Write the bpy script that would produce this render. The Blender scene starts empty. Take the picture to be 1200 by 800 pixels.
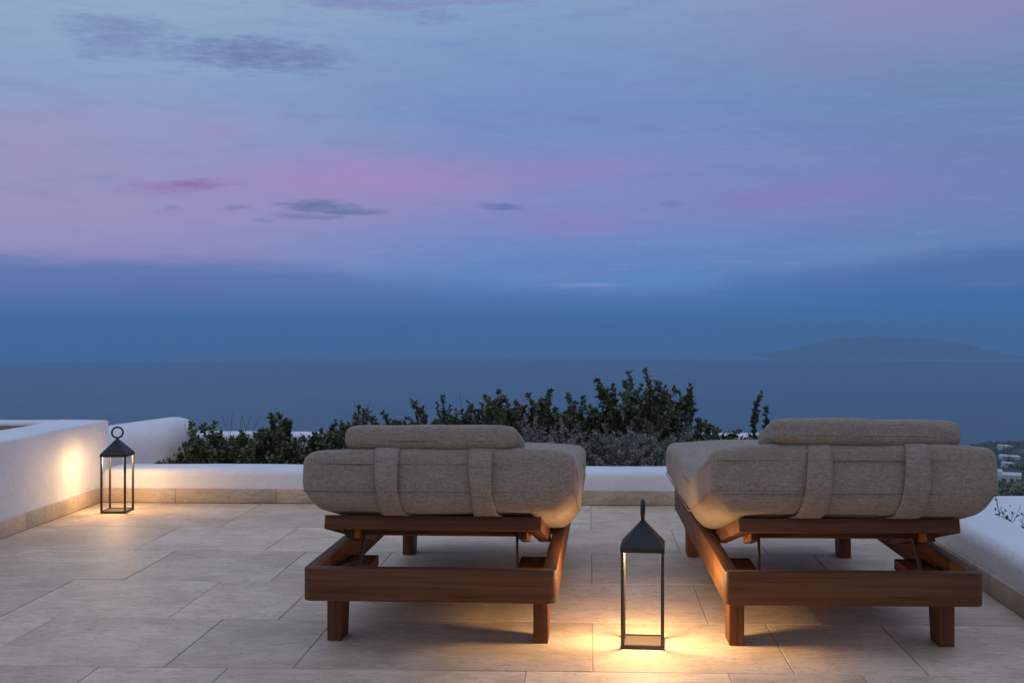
import bpy, bmesh, math, random
from mathutils import Vector, Matrix, noise

S = bpy.context.scene
C = S.collection
R = math.radians

# ------------------------------------------------------------------ camera
FPX, EYE = 1350.0, 1.08                 # focal length in 1200-wide pixels, eye height
YAW = math.atan(50 / FPX)
cam_d = bpy.data.cameras.new("camera")
cam = bpy.data.objects.new("camera", cam_d)
C.objects.link(cam)
cam.location = (0, 0, EYE)
cam.rotation_euler = (R(90), 0, YAW)
cam_d.sensor_width = 36.0
cam_d.lens = FPX / 1200 * 36
cam_d.shift_x = -40 / 1200
cam_d.shift_y = -22 / 1200
cam_d.clip_start = 0.05
cam_d.clip_end = 20000
S.camera = cam
S.view_settings.view_transform = 'Standard'
S.view_settings.look = 'None'
S.view_settings.exposure = 0.0
S.view_settings.gamma = 1.0
S.cycles.max_bounces = 8
S.cycles.diffuse_bounces = 4
S.cycles.sample_clamp_indirect = 4.0
S.cycles.use_denoising = True

CY, SY = math.cos(YAW), math.sin(YAW)
def ray(px, py):
    u = (px - 640) / FPX; v = (378 - py) / FPX
    return (CY * u - SY, SY * u + CY, v)
def at(px, py, Y):                       # survey helper: where a sight line meets a depth
    d = ray(px, py); t = Y / d[1]
    return Vector((d[0] * t, Y, EYE + d[2] * t))

def lin(c):                              # 8-bit sRGB -> linear
    out = []
    for v in c:
        v /= 255.0
        out.append(v / 12.92 if v <= 0.04045 else ((v + 0.055) / 1.055) ** 2.4)
    return tuple(out)

# ------------------------------------------------------------------ node helper
class NT:
    def __init__(s, tree):
        s.t = tree; s.n = tree.nodes; s.l = tree.links
    def new(s, typ, **kw):
        n = s.n.new(typ)
        for k, v in kw.items(): setattr(n, k, v)
        return n
    def put(s, sock, v):
        if isinstance(v, bpy.types.NodeSocket): s.l.new(v, sock)
        elif v is not None:
            if isinstance(v, (tuple, list)) and len(v) == 3 and sock.type == 'RGBA': v = (*v, 1)
            sock.default_value = v
    def m(s, op, a, b=None, c=None, clamp=False):
        n = s.new('ShaderNodeMath', operation=op, use_clamp=clamp)
        s.put(n.inputs[0], a)
        if b is not None: s.put(n.inputs[1], b)
        if c is not None: s.put(n.inputs[2], c)
        return n.outputs[0]
    def mix(s, f, a, b, blend='MIX'):
        n = s.new('ShaderNodeMix', data_type='RGBA', blend_type=blend)
        s.put(n.inputs[0], f); s.put(n.inputs[6], a); s.put(n.inputs[7], b)
        return n.outputs[2]
    def smooth(s, v, a, b, lo=0.0, hi=1.0):
        n = s.new('ShaderNodeMapRange', interpolation_type='SMOOTHSTEP')
        s.put(n.inputs[0], v); s.put(n.inputs[1], a); s.put(n.inputs[2], b)
        s.put(n.inputs[3], lo); s.put(n.inputs[4], hi)
        return n.outputs[0]
    def ramp(s, v, stops, interp='LINEAR'):
        n = s.new('ShaderNodeValToRGB')
        cr = n.color_ramp; cr.interpolation = interp
        while len(cr.elements) > 1: cr.elements.remove(cr.elements[-1])
        cr.elements[0].position = stops[0][0]; cr.elements[0].color = (*stops[0][1], 1)
        for p, c in stops[1:]:
            e = cr.elements.new(p); e.color = (*c, 1)
        s.put(n.inputs[0], v)
        return n.outputs[0]
    def noise(s, vec, scale, detail=3, rough=0.5, dist=0.0, out=0):
        n = s.new('ShaderNodeTexNoise')
        s.put(n.inputs['Vector'], vec); n.inputs['Scale'].default_value = scale
        n.inputs['Detail'].default_value = detail; n.inputs['Roughness'].default_value = rough
        n.inputs['Distortion'].default_value = dist
        return n.outputs[out]
    def scale(s, vec, sc):
        n = s.new('ShaderNodeVectorMath', operation='MULTIPLY')
        s.put(n.inputs[0], vec); n.inputs[1].default_value = sc
        return n.outputs[0]
    def comb(s, x, y, z):
        n = s.new('ShaderNodeCombineXYZ')
        s.put(n.inputs[0], x); s.put(n.inputs[1], y); s.put(n.inputs[2], z)
        return n.outputs[0]

# ------------------------------------------------------------------ dusk sky
SKY_GAIN = 1.0
def make_world():
    w = bpy.data.worlds.new("World"); S.world = w; w.use_nodes = True
    T = NT(w.node_tree); T.n.clear()
    tc = T.new('ShaderNodeTexCoord')
    sep = T.new('ShaderNodeSeparateXYZ'); T.l.new(tc.outputs['Generated'], sep.inputs[0])
    x, y, z = sep.outputs
    D = 180 / math.pi
    az = T.m('MULTIPLY', T.m('ARCTAN2', x, y), D)            # degrees right of the terrace axis
    el = T.m('MULTIPLY', T.m('ARCSINE', z), D)
    # slow drifting distortion so that no edge is ruled
    cv = T.comb(T.m('MULTIPLY', az, 0.05), T.m('MULTIPLY', el, 0.30), 0.0)
    nz1 = T.m('SUBTRACT', T.noise(cv, 1.6, 5, 0.55), 0.5)
    cv2 = T.comb(T.m('MULTIPLY', az, 0.16), T.m('MULTIPLY', el, 0.9), 3.7)
    nz2 = T.m('SUBTRACT', T.noise(cv2, 1.6, 6, 0.6), 0.5)
    cv3 = T.comb(T.m('MULTIPLY', az, 0.5), T.m('MULTIPLY', el, 2.6), 9.1)
    nz3 = T.m('SUBTRACT', T.noise(cv3, 1.5, 5, 0.6), 0.5)
    cv4 = T.comb(T.m('MULTIPLY', az, 0.75), T.m('MULTIPLY', el, 3.4), 4.4)
    nz4 = T.m('SUBTRACT', T.noise(cv4, 1.5, 6, 0.62), 0.5)
    eld = T.m('ADD', el, T.m('MULTIPLY', nz1, 1.6))
    t = T.m('DIVIDE', T.m('ADD', eld, 3.0), 20.0, clamp=True)
    def col(stops):
        out = []
        for py, c in stops:
            e = math.degrees(math.atan((378 - py) / FPX))
            out.append(((e + 3) / 20, lin(c)))
        return sorted(out)
    left = T.ramp(t, col([(0, (146, 175, 208)), (60, (140, 168, 206)), (130, (137, 159, 204)), (200, (146, 151, 199)),
                          (250, (149, 148, 196)), (290, (141, 142, 196)), (305, (126, 137, 195))]))
    mid = T.ramp(t, col([(0, (132, 161, 203)), (60, (122, 152, 201)), (130, (114, 143, 198)), (195, (125, 140, 199)),
                         (250, (124, 138, 199)), (285, (107, 136, 200)), (325, (92, 132, 196))]))
    right = T.ramp(t, col([(0, (140, 141, 190)), (60, (122, 139, 187)), (130, (106, 137, 185)), (200, (112, 131, 185)),
                           (250, (110, 131, 187)), (290, (98, 129, 186)), (320, (90, 125, 184))]))
    f1 = T.smooth(az, -22.0, -2.0)
    f2 = T.smooth(az, -2.0, 20.0)
    c = T.mix(f1, left, mid)
    c = T.mix(f2, c, right)
    # broad mottling of the high thin cloud
    c = T.mix(T.m('MULTIPLY', T.smooth(nz2, -0.02, 0.22), 0.26), c, lin((112, 126, 186)))
    c = T.mix(T.m('MULTIPLY', T.smooth(nz1, 0.02, -0.2), 0.16), c, lin((142, 158, 206)))
    c = T.mix(T.m('MULTIPLY', T.smooth(nz3, 0.02, 0.22), 0.14), c, lin((120, 128, 186)))
    c = T.mix(T.m('MULTIPLY', T.smooth(nz3, -0.02, -0.22), 0.14), c, lin((140, 160, 208)))
    def blob(px, py, sx, sy, colr, amt, wob=1.0, hard=False, tilt=0.0):
        nonlocal c
        d = ray(px, py)
        a0 = math.degrees(math.atan2(d[0], d[1])); e0 = math.degrees(math.atan2(d[2], math.hypot(d[0], d[1])))
        k = 57.3 / FPX
        da = T.m('SUBTRACT', T.m('ADD', az, T.m('MULTIPLY', nz2, 4.0 * wob)), a0)
        de = T.m('SUBTRACT', T.m('ADD', el, T.m('MULTIPLY', nz3, 1.4 * wob)), e0)
        if tilt: de = T.m('SUBTRACT', de, T.m('MULTIPLY', da, tilt))
        q = T.m('ADD', T.m('POWER', T.m('ABSOLUTE', T.m('DIVIDE', da, sx * k)), 2.0),
                T.m('POWER', T.m('ABSOLUTE', T.m('DIVIDE', de, sy * k)), 2.0))
        if hard: mask = T.smooth(T.m('ADD', q, T.m('MULTIPLY', nz4, 3.6)), 2.1, -0.7)
        else: mask = T.m('EXPONENT', T.m('MULTIPLY', q, -1.0))
        c = T.mix(T.m('MULTIPLY', mask, amt), c, lin(colr))
    # rose glow on the thin cloud
    blob(440, 210, 170, 27, (166, 136, 196), 0.72, 0.9)
    blob(320, 240, 200, 34, (154, 138, 197), 0.38, 0.9)
    blob(30, 165, 80, 40, (164, 148, 194), 0.42, 0.8)
    blob(40, 255, 110, 30, (160, 150, 196), 0.36, 0.9)
    blob(200, 298, 170, 10, (154, 140, 194), 0.4, 0.5)
    blob(670, 262, 85, 16, (138, 128, 192), 0.6, 0.8)
    blob(690, 200, 90, 18, (146, 132, 194), 0.45, 0.8)
    blob(950, 228, 140, 20, (134, 124, 189), 0.62, 0.9, tilt=0.06)
    blob(960, 72, 60, 12, (138, 128, 190), 0.42, 0.9)
    blob(1080, 20, 170, 40, (146, 140, 192), 0.45, 0.9)
    blob(180, 140, 130, 24, (152, 152, 200), 0.5, 0.9)
    # purple and slate cloud scraps
    blob(205, 219, 62, 7, (150, 116, 178), 0.7, 0.35, hard=True, tilt=0.10)
    blob(232, 216, 26, 5, (124, 108, 168), 0.5, 0.25, hard=True)
    blob(262, 155, 22, 6, (158, 138, 192), 0.5, 0.5)
    blob(300, 64, 84, 17, (107, 119, 173), 0.85, 0.8, hard=True)
    blob(140, 34, 62, 14, (118, 134, 184), 0.75, 0.8, hard=True)
    blob(135, 56, 46, 12, (116, 132, 184), 0.6, 0.8, hard=True)
    blob(430, 3, 90, 9, (124, 130, 188), 0.8, 0.6, hard=True)
    blob(560, -2, 80, 8, (132, 136, 192), 0.7, 0.6, hard=True)
    blob(512, 21, 34, 6, (116, 136, 186), 0.6, 0.6, hard=True)
    blob(372, 241, 40, 6.5, (94, 114, 166), 0.90, 0.35, hard=True)
    blob(405, 248, 42, 4.0, (98, 116, 172), 0.85, 0.3, hard=True)
    blob(365, 254, 36, 3.4, (100, 118, 174), 0.70, 0.3, hard=True)
    blob(280, 243, 13, 3.0, (110, 120, 174), 0.7, 0.25, hard=True)
    blob(311, 259, 11, 2.5, (114, 122, 176), 0.6, 0.25, hard=True)
    blob(202, 243, 9, 2.5, (124, 128, 180), 0.6, 0.25, hard=True)
    blob(588, 242, 24, 4.0, (92, 112, 172), 0.8, 0.3, hard=True)
    blob(785, 239, 12, 3.5, (108, 112, 172), 0.6, 0.25, hard=True)
    # heavy blue bank low over the sea: ragged top edge that dips in the middle
    fc = T.new('ShaderNodeFloatCurve')
    cu = fc.mapping.curves[0]
    edge = [(-90, 300), (-26, 307), (-15, 308), (-10, 324), (-3, 331), (2, 338), (8, 322), (14, 308), (19, 294), (40, 288), (90, 300)]
    pts = [((a + 90) / 180, (378 - py) / FPX * 57.3 / 6) for a, py in edge]
    while len(cu.points) > 2: cu.points.remove(cu.points[-1])
    cu.points[0].location = pts[0]; cu.points[1].location = pts[-1]
    for p in pts[1:-1]: cu.points.new(*p)
    fc.mapping.update()
    T.put(fc.inputs['Value'], T.m('DIVIDE', T.m('ADD', az, 90.0), 180.0, clamp=True))
    eb = T.m('MULTIPLY', fc.outputs[0], 6.0)
    dd = T.m('SUBTRACT', T.m('ADD', el, T.m('ADD', T.m('MULTIPLY', nz2, 0.9), T.m('MULTIPLY', nz3, 0.5))), eb)
    bank = T.smooth(dd, 0.40, -0.70)
    bl = T.ramp(T.smooth(el, -2.2, 3.2), [(0.0, lin((82, 113, 170))), (0.35, lin((90, 120, 180))), (0.72, lin((86, 115, 173))), (1.0, lin((94, 119, 177)))])
    bm_ = T.ramp(T.smooth(el, -2.2, 3.2), [(0.0, lin((70, 107, 168))), (0.35, lin((80, 117, 182))), (0.72, lin((82, 119, 181))), (1.0, lin((90, 125, 188)))])
    br = T.ramp(T.smooth(el, -2.2, 3.2), [(0.0, lin((64, 100, 158))), (0.35, lin((66, 108, 174))), (0.72, lin((68, 107, 172))), (1.0, lin((80, 112, 170)))])
    bc = T.mix(T.smooth(az, -22.0, -2.0), bl, bm_)
    bc = T.mix(T.smooth(az, 0.0, 18.0), bc, br)
    bc = T.mix(T.m('MULTIPLY', T.smooth(nz1, -0.1, 0.2), 0.22), bc, lin((74, 104, 168)))
    bc = T.mix(T.smooth(el, 1.6, -0.1), bc, lin((67, 106, 162)))
    c = T.mix(T.m('MULTIPLY', bank, T.smooth(el, 2.8, 0.8, 0.86, 1.0)), c, bc)
    blob(690, 334, 34, 2.2, (128, 150, 206), 0.6, 0.2)
    blob(1160, 333, 26, 2.6, (96, 124, 178), 0.5, 0.2)
    c = T.mix(1.0, c, (1.0, 1.0, 0.935), 'MULTIPLY')
    # overhead and behind, the sky goes on brightening towards the afterglow
    zs = lin((174, 190, 229))
    c = T.mix(T.smooth(el, 15.0, 62.0), c, zs)
    back = T.smooth(y, 0.25, -0.55)
    low = T.smooth(el, -6.0, 4.0)
    glow = T.mix(T.smooth(el, 0.0, 40.0), lin((108, 99, 102)), zs)
    c = T.mix(T.m('MULTIPLY', back, low), c, glow)
    bg = T.new('ShaderNodeBackground'); T.put(bg.inputs[0], c); bg.inputs[1].default_value = SKY_GAIN
    o = T.new('ShaderNodeOutputWorld'); T.l.new(bg.outputs[0], o.inputs[0])
make_world()

# ------------------------------------------------------------------ objects helper
def tag(o, label=None, cat=None, group=None, kind=None):
    if label: o['label'] = label
    if cat: o['category'] = cat
    if group: o['group'] = group
    if kind: o['kind'] = kind
    return o
def link(name, data, parent=None, mat=None):
    o = bpy.data.objects.new(name, data); C.objects.link(o)
    if parent: o.parent = parent
    if mat is not None and data is not None: data.materials.append(mat)
    return o
def empty(name, loc=(0, 0, 0), rz=0, label=None, cat=None, group=None, kind=None):
    o = link(name, None); o.location = loc; o.rotation_euler = (0, 0, rz)
    return tag(o, label, cat, group, kind)
def done(bm, name, mat, parent=None, smooth=False, loc=None, rot=None):
    me = bpy.data.meshes.new(name)
    bm.normal_update()
    bm.to_mesh(me); bm.free()
    if smooth:
        me.shade_smooth() if smooth is True else me.set_sharp_from_angle(angle=smooth)
    o = link(name, me, parent, mat)
    if loc is not None: o.location = loc
    if rot is not None: o.rotation_euler = rot
    return o
def add_box(bm, x0, x1, y0, y1, z0, z1, bev=0.0, seg=2, mat=None):
    r = bmesh.ops.create_cube(bm, size=1.0)
    vs = r['verts']
    for v in vs:
        v.co = Vector(((x0 + x1) / 2 + v.co.x * (x1 - x0), (y0 + y1) / 2 + v.co.y * (y1 - y0), (z0 + z1) / 2 + v.co.z * (z1 - z0)))
    if bev > 0:
        es = list({e for v in vs for e in v.link_edges})
        r2 = bmesh.ops.bevel(bm, geom=es, offset=bev, segments=seg, profile=0.5, affect='EDGES', clamp_overlap=True)
        vs = list({v for f in r2['faces'] for v in f.verts} | {v for v in vs if v.is_valid})
    if mat is not None:
        for v in vs: v.co = mat @ v.co
    return vs
def box(name, dims, mat, parent=None, bev=0.004, seg=2, smooth=R(35), M=None):
    bm = bmesh.new(); add_box(bm, *dims, bev=bev, seg=seg, mat=M)
    return done(bm, name, mat, parent, smooth)
def add_tube(bm, pts, rad, sides=6, closed=False):
    pts = [Vector(p) for p in pts]; n = len(pts)
    rads = rad if isinstance(rad, (list, tuple)) else [rad] * n
    rings = []; prev = None
    for i, p in enumerate(pts):
        a = pts[(i - 1) % n] if (closed or i > 0) else p
        b = pts[(i + 1) % n] if (closed or i < n - 1) else p
        d = (b - a).normalized() if (b - a).length > 1e-9 else Vector((0, 0, 1))
        if prev is None:
            u = d.orthogonal().normalized()
        else:
            u = (prev - d * prev.dot(d))
            u = u.normalized() if u.length > 1e-6 else d.orthogonal().normalized()
        prev = u; v = d.cross(u)
        rings.append([bm.verts.new(p + (u * math.cos(2 * math.pi * k / sides) + v * math.sin(2 * math.pi * k / sides)) * rads[i]) for k in range(sides)])
    for i in range(n if closed else n - 1):
        A, B = rings[i], rings[(i + 1) % n]
        for k in range(sides):
            bm.faces.new((A[k], A[(k + 1) % sides], B[(k + 1) % sides], B[k]))
    if not closed:
        bm.faces.new(rings[0][::-1]); bm.faces.new(rings[-1])

# ------------------------------------------------------------------ materials
def mat_new(name):
    m = bpy.data.materials.new(name); m.use_nodes = True
    T = NT(m.node_tree); b = T.n['Principled BSDF']
    return m, T, b
def objco(T):
    return T.new('ShaderNodeTexCoord').outputs['Object']
def world_pos(T):
    return T.new('ShaderNodeNewGeometry').outputs['Position']
def bump(T, b, h, strength, dist):
    n = T.new('ShaderNodeBump'); n.inputs['Strength'].default_value = strength; n.inputs['Distance'].default_value = dist
    T.put(n.inputs['Height'], h); T.l.new(n.outputs[0], b.inputs['Normal'])

def stone_mat(name, c_lo, c_hi, vein):
    m, T, b = mat_new(name)
    p = world_pos(T)
    oi = T.new('ShaderNodeObjectInfo')
    sh = T.new('ShaderNodeVectorMath', operation='ADD'); T.l.new(p, sh.inputs[0])
    T.l.new(T.comb(T.m('MULTIPLY', oi.outputs['Random'], 37.0), T.m('MULTIPLY', oi.outputs['Random'], 91.0), 0.0), sh.inputs[1])
    q = sh.outputs[0]
    streak = T.noise(T.scale(q, (1.8, 4.8, 4.8)), 1.6, 8, 0.62, 1.2)
    cloud = T.noise(q, 3.2, 6, 0.6, 0.4)
    fine = T.noise(T.scale(q, (1, 1.8, 1.8)), 55, 5, 0.65)
    f = T.m('ADD', T.m('MULTIPLY', streak, 0.24), T.m('MULTIPLY', cloud, 0.76))
    col = T.mix(T.smooth(f, 0.36, 0.64), c_lo, c_hi)
    v = T.noise(T.scale(q, (2.0, 7.0, 7.0)), 2.3, 5, 0.6, 1.6)
    vm = T.smooth(T.m('ABSOLUTE', T.m('SUBTRACT', v, 0.5)), 0.035, 0.0)
    col = T.mix(T.m('MULTIPLY', vm, 0.48), col, vein)
    pits = T.smooth(T.noise(T.scale(q, (1, 2.4, 2.4)), 26, 3, 0.5), 0.66, 0.74)
    col = T.mix(T.m('MULTIPLY', pits, 0.52), col, vein)
    tone = T.m('ADD', 0.86, T.m('MULTIPLY', oi.outputs['Random'], 0.27))
    col = T.mix(1.0, col, T.comb(tone, tone, tone), 'MULTIPLY')
    col = T.mix(T.m('MULTIPLY', T.m('SUBTRACT', fine, 0.5), 0.8, clamp=True), col, (0.62, 0.56, 0.48))
    T.put(b.inputs['Base Color'], col)
    T.put(b.inputs['Roughness'], T.m('ADD', 0.42, T.m('MULTIPLY', cloud, 0.3)))
    b.inputs['Specular IOR Level'].default_value = 0.35
    bump(T, b, T.m('SUBTRACT', T.m('ADD', T.m('MULTIPLY', fine, 0.5), T.m('MULTIPLY', streak, 0.8)), T.m('MULTIPLY', pits, 0.8)), 0.35, 0.004)
    return m
M_tile = stone_mat('limestone_floor', (0.57, 0.42, 0.28), (0.77, 0.605, 0.425), (0.33, 0.235, 0.15))
M_skirt = stone_mat('limestone_skirting', (0.44, 0.345, 0.245), (0.60, 0.49, 0.365), (0.28, 0.20, 0.13))

def plain(name, col, rough=0.6, metal=0.0, var=0.06, nscale=8, bstr=0.0, bscale=40, bdist=0.002):
    m, T, b = mat_new(name)
    q = objco(T)
    n = T.noise(q, nscale, 5, 0.6)
    k = T.m('ADD', 1 - var, T.m('MULTIPLY', n, 2 * var))
    T.put(b.inputs['Base Color'], T.mix(1.0, col, T.comb(k, k, k), 'MULTIPLY'))
    b.inputs['Roughness'].default_value = rough; b.inputs['Metallic'].default_value = metal
    if bstr: bump(T, b, T.noise(q, bscale, 4, 0.6), bstr, bdist)
    return m
def plaster_mat():
    m, T, b = mat_new('lime_plaster')
    p = world_pos(T)
    a = T.noise(p, 1.7, 6, 0.6); d = T.noise(p, 14, 5, 0.6); e = T.noise(p, 70, 3, 0.6)
    col = T.mix(T.smooth(a, 0.3, 0.7), (0.74, 0.735, 0.725), (0.82, 0.815, 0.80))
    st = T.smooth(T.noise(T.scale(p, (4, 4, 1.0)), 2.2, 5, 0.65), 0.6, 0.8)
    col = T.mix(T.m('MULTIPLY', st, 0.25), col, (0.60, 0.58, 0.55))
    T.put(b.inputs['Base Color'], col); b.inputs['Roughness'].default_value = 0.85
    bump(T, b, T.m('ADD', T.m('MULTIPLY', d, 1.0), T.m('MULTIPLY', e, 0.25)), 0.42, 0.016)
    return m
M_plaster = plaster_mat()
M_grout = plain('grout', (0.34, 0.295, 0.235), 0.9, var=0.15, nscale=30)
M_metal = plain('dark_painted_metal', (0.014, 0.0145, 0.0165), 0.5, 0.0, var=0.12, nscale=30, bstr=0.08, bscale=300, bdist=0.0005)
M_post = plain('dark_post_metal', (0.034, 0.031, 0.028), 0.36, 0.0, var=0.12, nscale=30)
M_bronze = plain('bronze_plate', (0.16, 0.115, 0.075), 0.5, 0.3, var=0.1, nscale=20)
M_steel = plain('dull_steel', (0.055, 0.045, 0.038), 0.55, 0.3, var=0.1, nscale=30)

def wood_mat(name, axis):
    m, T, b = mat_new(name)
    q = objco(T)
    oi = T.new('ShaderNodeObjectInfo')
    sh = T.new('ShaderNodeVectorMath', operation='ADD'); T.l.new(q, sh.inputs[0])
    rr = T.m('MULTIPLY', oi.outputs['Random'], 40.0)
    T.l.new(T.comb(rr, rr, rr), sh.inputs[1])
    sc = [34, 34, 34]; sc[axis] = 1.3
    sc2 = [160, 160, 160]; sc2[axis] = 4.0
    g = T.noise(T.scale(sh.outputs[0], tuple(sc)), 1.0, 5, 0.6, 0.6)
    g2 = T.noise(T.scale(sh.outputs[0], tuple(sc2)), 1.0, 4, 0.65)
    col = T.ramp(g, [(0.28, (0.095, 0.038, 0.014)), (0.50, (0.142, 0.058, 0.021)), (0.74, (0.190, 0.083, 0.032))])
    col = T.mix(T.smooth(g2, 0.52, 0.78), col, (0.075, 0.023, 0.007))
    T.put(b.inputs['Base Color'], col)
    T.put(b.inputs['Roughness'], T.m('ADD', 0.45, T.m('MULTIPLY', g2, 0.25)))
    b.inputs['Specular IOR Level'].default_value = 0.25
    bump(T, b, T.m('ADD', g2, g), 0.22, 0.0015)
    return m
W_X, W_Y, W_Z = wood_mat('teak_lengthwise_x', 0), wood_mat('teak_lengthwise_y', 1), wood_mat('teak_upright', 2)

def fabric_mat():
    m, T, b = mat_new('beige_linen_weave')
    q = objco(T)
    h1 = T.noise(T.scale(q, (50, 60, 520)), 1.0, 3, 0.6)          # weft slubs
    h2 = T.noise(T.scale(q, (520, 520, 50)), 1.0, 3, 0.6)         # warp slubs
    blot = T.noise(q, 7, 4, 0.6)
    s1 = T.noise(T.scale(q, (10, 40, 230)), 1.0, 2, 0.6)
    s2 = T.noise(T.scale(q, (230, 230, 10)), 1.0, 2, 0.6)
    f = T.m('ADD', T.m('MULTIPLY', T.m('ADD', h1, h2), 0.38), T.m('MULTIPLY', T.m('ADD', s1, s2), 0.12))
    col = T.ramp(f, [(0.38, (0.180, 0.139, 0.097)), (0.50, (0.306, 0.241, 0.171)), (0.62, (0.435, 0.358, 0.27))])
    k = T.m('ADD', 0.88, T.m('MULTIPLY', blot, 0.24))
    col = T.mix(1.0, col, T.comb(k, k, k), 'MULTIPLY')
    T.put(b.inputs['Base Color'], col); b.inputs['Roughness'].default_value = 0.95
    b.inputs['Sheen Weight'].default_value = 0.15; b.inputs['Sheen Roughness'].default_value = 0.6
    b.inputs['Specular IOR Level'].default_value = 0.15
    bump(T, b, f, 0.5, 0.003)
    return m
M_fabric = fabric_mat()

def leaf_mat(name, c1, c2, rough=0.5):
    m, T, b = mat_new(name)
    n = T.noise(world_pos(T), 9, 3, 0.6)
    at_ = T.new('ShaderNodeAttribute', attribute_name='tone')
    f = T.m('ADD', T.m('MULTIPLY', n, 0.4), T.m('MULTIPLY', at_.outputs['Fac'], 0.6))
    T.put(b.inputs['Base Color'], T.mix(f, c1, c2)); b.inputs['Roughness'].default_value = rough
    b.inputs['Specular IOR Level'].default_value = 0.35
    return m
M_leaf = leaf_mat('glossy_dark_leaf', (0.040, 0.058, 0.027), (0.205, 0.240, 0.110))
M_leaf2 = leaf_mat('olive_leaf', (0.050, 0.062, 0.026), (0.170, 0.185, 0.080))
M_silver = leaf_mat('silver_grey_leaf', (0.16, 0.17, 0.15), (0.40, 0.41, 0.37), 0.7)
M_twig = plain('woody_twig', (0.060, 0.045, 0.034), 0.85, var=0.2, nscale=30)
M_drytwig = plain('dry_grey_twig', (0.13, 0.11, 0.085), 0.85, var=0.2, nscale=30)
M_bloom = plain('dusty_pink_bloom', (0.42, 0.16, 0.19), 0.7, var=0.2, nscale=30)
M_soil = plain('planting_soil', (0.045, 0.036, 0.028), 0.95, var=0.35, nscale=14, bstr=0.6, bscale=20, bdist=0.03)
M_clad = plain('tan_stone_cladding', (0.36, 0.25, 0.17), 0.8, var=0.18, nscale=9, bstr=0.3, bscale=30)

# ------------------------------------------------------------------ sea, island, land
def ground_shape():
    # sea: one big sheet far below the terrace
    m, T, b = mat_new('evening_sea')
    p = world_pos(T)
    n1 = T.noise(T.scale(p, (0.004, 0.012, 0.0)), 1.0, 6, 0.6)
    n2 = T.noise(T.scale(p, (0.03, 0.07, 0.0)), 1.0, 4, 0.6)
    T.put(b.inputs['Base Color'], T.mix(T.smooth(n1, 0.35, 0.65), (0.009, 0.030, 0.070), (0.022, 0.052, 0.100)))
    T.put(b.inputs['Roughness'], T.m('ADD', 0.24, T.m('MULTIPLY', n1, 0.26))); b.inputs['IOR'].default_value = 1.33
    bump(T, b, T.m('ADD', n1, T.m('MULTIPLY', n2, 0.4)), 0.35, 6.0)
    bm = bmesh.new()
    SEA_R = 120 * FPX / 42.5
    rings = []
    for rr in (200, 500, 1000, 1800, 2800, SEA_R):
        rings.append([bm.verts.new((rr * math.sin(a * math.pi / 48), rr * math.cos(a * math.pi / 48), -120)) for a in range(96)])
    bm.faces.new(rings[0][::-1])
    for A, B in zip(rings, rings[1:]):
        for k in range(96):
            bm.faces.new((A[k], B[k], B[(k + 1) % 96], A[(k + 1) % 96]))
    bmesh.ops.recalc_face_normals(bm, faces=bm.faces)
    o = done(bm, 'sea', m); tag(o, kind='structure')
    if o.data.polygons[0].normal.z < 0:
        o.data.flip_normals()
ground_shape()

def island():
    m, T, b = mat_new('island_scrub')
    p = world_pos(T)
    T.put(b.inputs['Base Color'], T.mix(T.noise(p, 0.006, 5, 0.6), (0.11, 0.115, 0.12), (0.165, 0.17, 0.165)))
    b.inputs['Roughness'].default_value = 0.95
    prof = [(886, 416), (898, 414.5), (910, 412.5), (924, 410), (938, 407), (951, 403.5), (962, 399.5), (975, 396), (988, 394), (1000, 395.5),
            (1012, 394), (1022, 391), (1032, 392), (1046, 395), (1060, 397.5), (1080, 397), (1098, 398), (1114, 400), (1130, 402.5),
            (1144, 406), (1158, 409.5), (1170, 413), (1182, 416)]
    Y0 = 4300.0
    bm = bmesh.new(); rows = []
    nx = 88
    for j in range(15):
        dy = (j / 14 - 0.5) * 900
        s = max(0.0, 1 - (2 * abs(j / 14 - 0.5)) ** 1.7)
        row = []
        for i in range(nx + 1):
            px = 886 + (1182 - 886) * i / nx
            for (a, b0), (c, d) in zip(prof, prof[1:]):
                if a <= px <= c: py = b0 + (d - b0) * (px - a) / (c - a); break
            w = at(px, 416, Y0)
            top = at(px, py, Y0).z - w.z
            nz = noise.fractal(Vector((w.x * 0.006, dy * 0.006, 1.3)), 1.0, 2.0, 5) * 7.0 * s * min(1, top / 30)
            row.append(bm.verts.new((w.x, Y0 + dy, -121 + (top + nz) * (0.25 + 0.75 * s) * s)))
        rows.append(row)
    for A, B in zip(rows, rows[1:]):
        for k in range(nx): bm.faces.new((A[k], A[k + 1], B[k + 1], B[k]))
    o = done(bm, 'island', m, smooth=True); tag(o, kind='structure')
island()

def land_z(X, Y):
    """Height of the hillside: it drops away to the sea, with a low spur to the right."""
    Yc = max(Y, 6.0)
    xs = 690 + FPX * X / Yc
    base = -1.6 - 0.42 * max(0.0, math.hypot(X, max(Y, 0)) - 12) if Y > 0 else -1.6
    tab = [(6, 1100), (20, 730), (40, 645), (60, 612), (100, 592), (170, 577), (250, 566), (330, 549), (420, 532), (520, 519), (620, 524), (760, 560), (900, 600)]
    ys = tab[-1][1]
    for (a, p), (c, d) in zip(tab, tab[1:]):
        if Yc <= c:
            t = max(0.0, (Yc - a) / (c - a)); ys = p + (d - p) * t; break
    if xs > 1120: ys -= min(14, (xs - 1120) * 0.07) * min(1, Yc / 300)
    spur = EYE - (ys - 378) * Yc / FPX
    f = min(1.0, max(0.0, (xs - 760) / 390)); f = f * f * (3 - 2 * f)
    z = base + (spur - base) * f if spur > base else base
    if Yc > 60:
        z += noise.fractal(Vector((X * 0.02, Y * 0.02, 0.4)), 1.0, 2.0, 5) * min(1.8, (Yc - 60) * 0.004)
    return max(z, -123.0)
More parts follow.
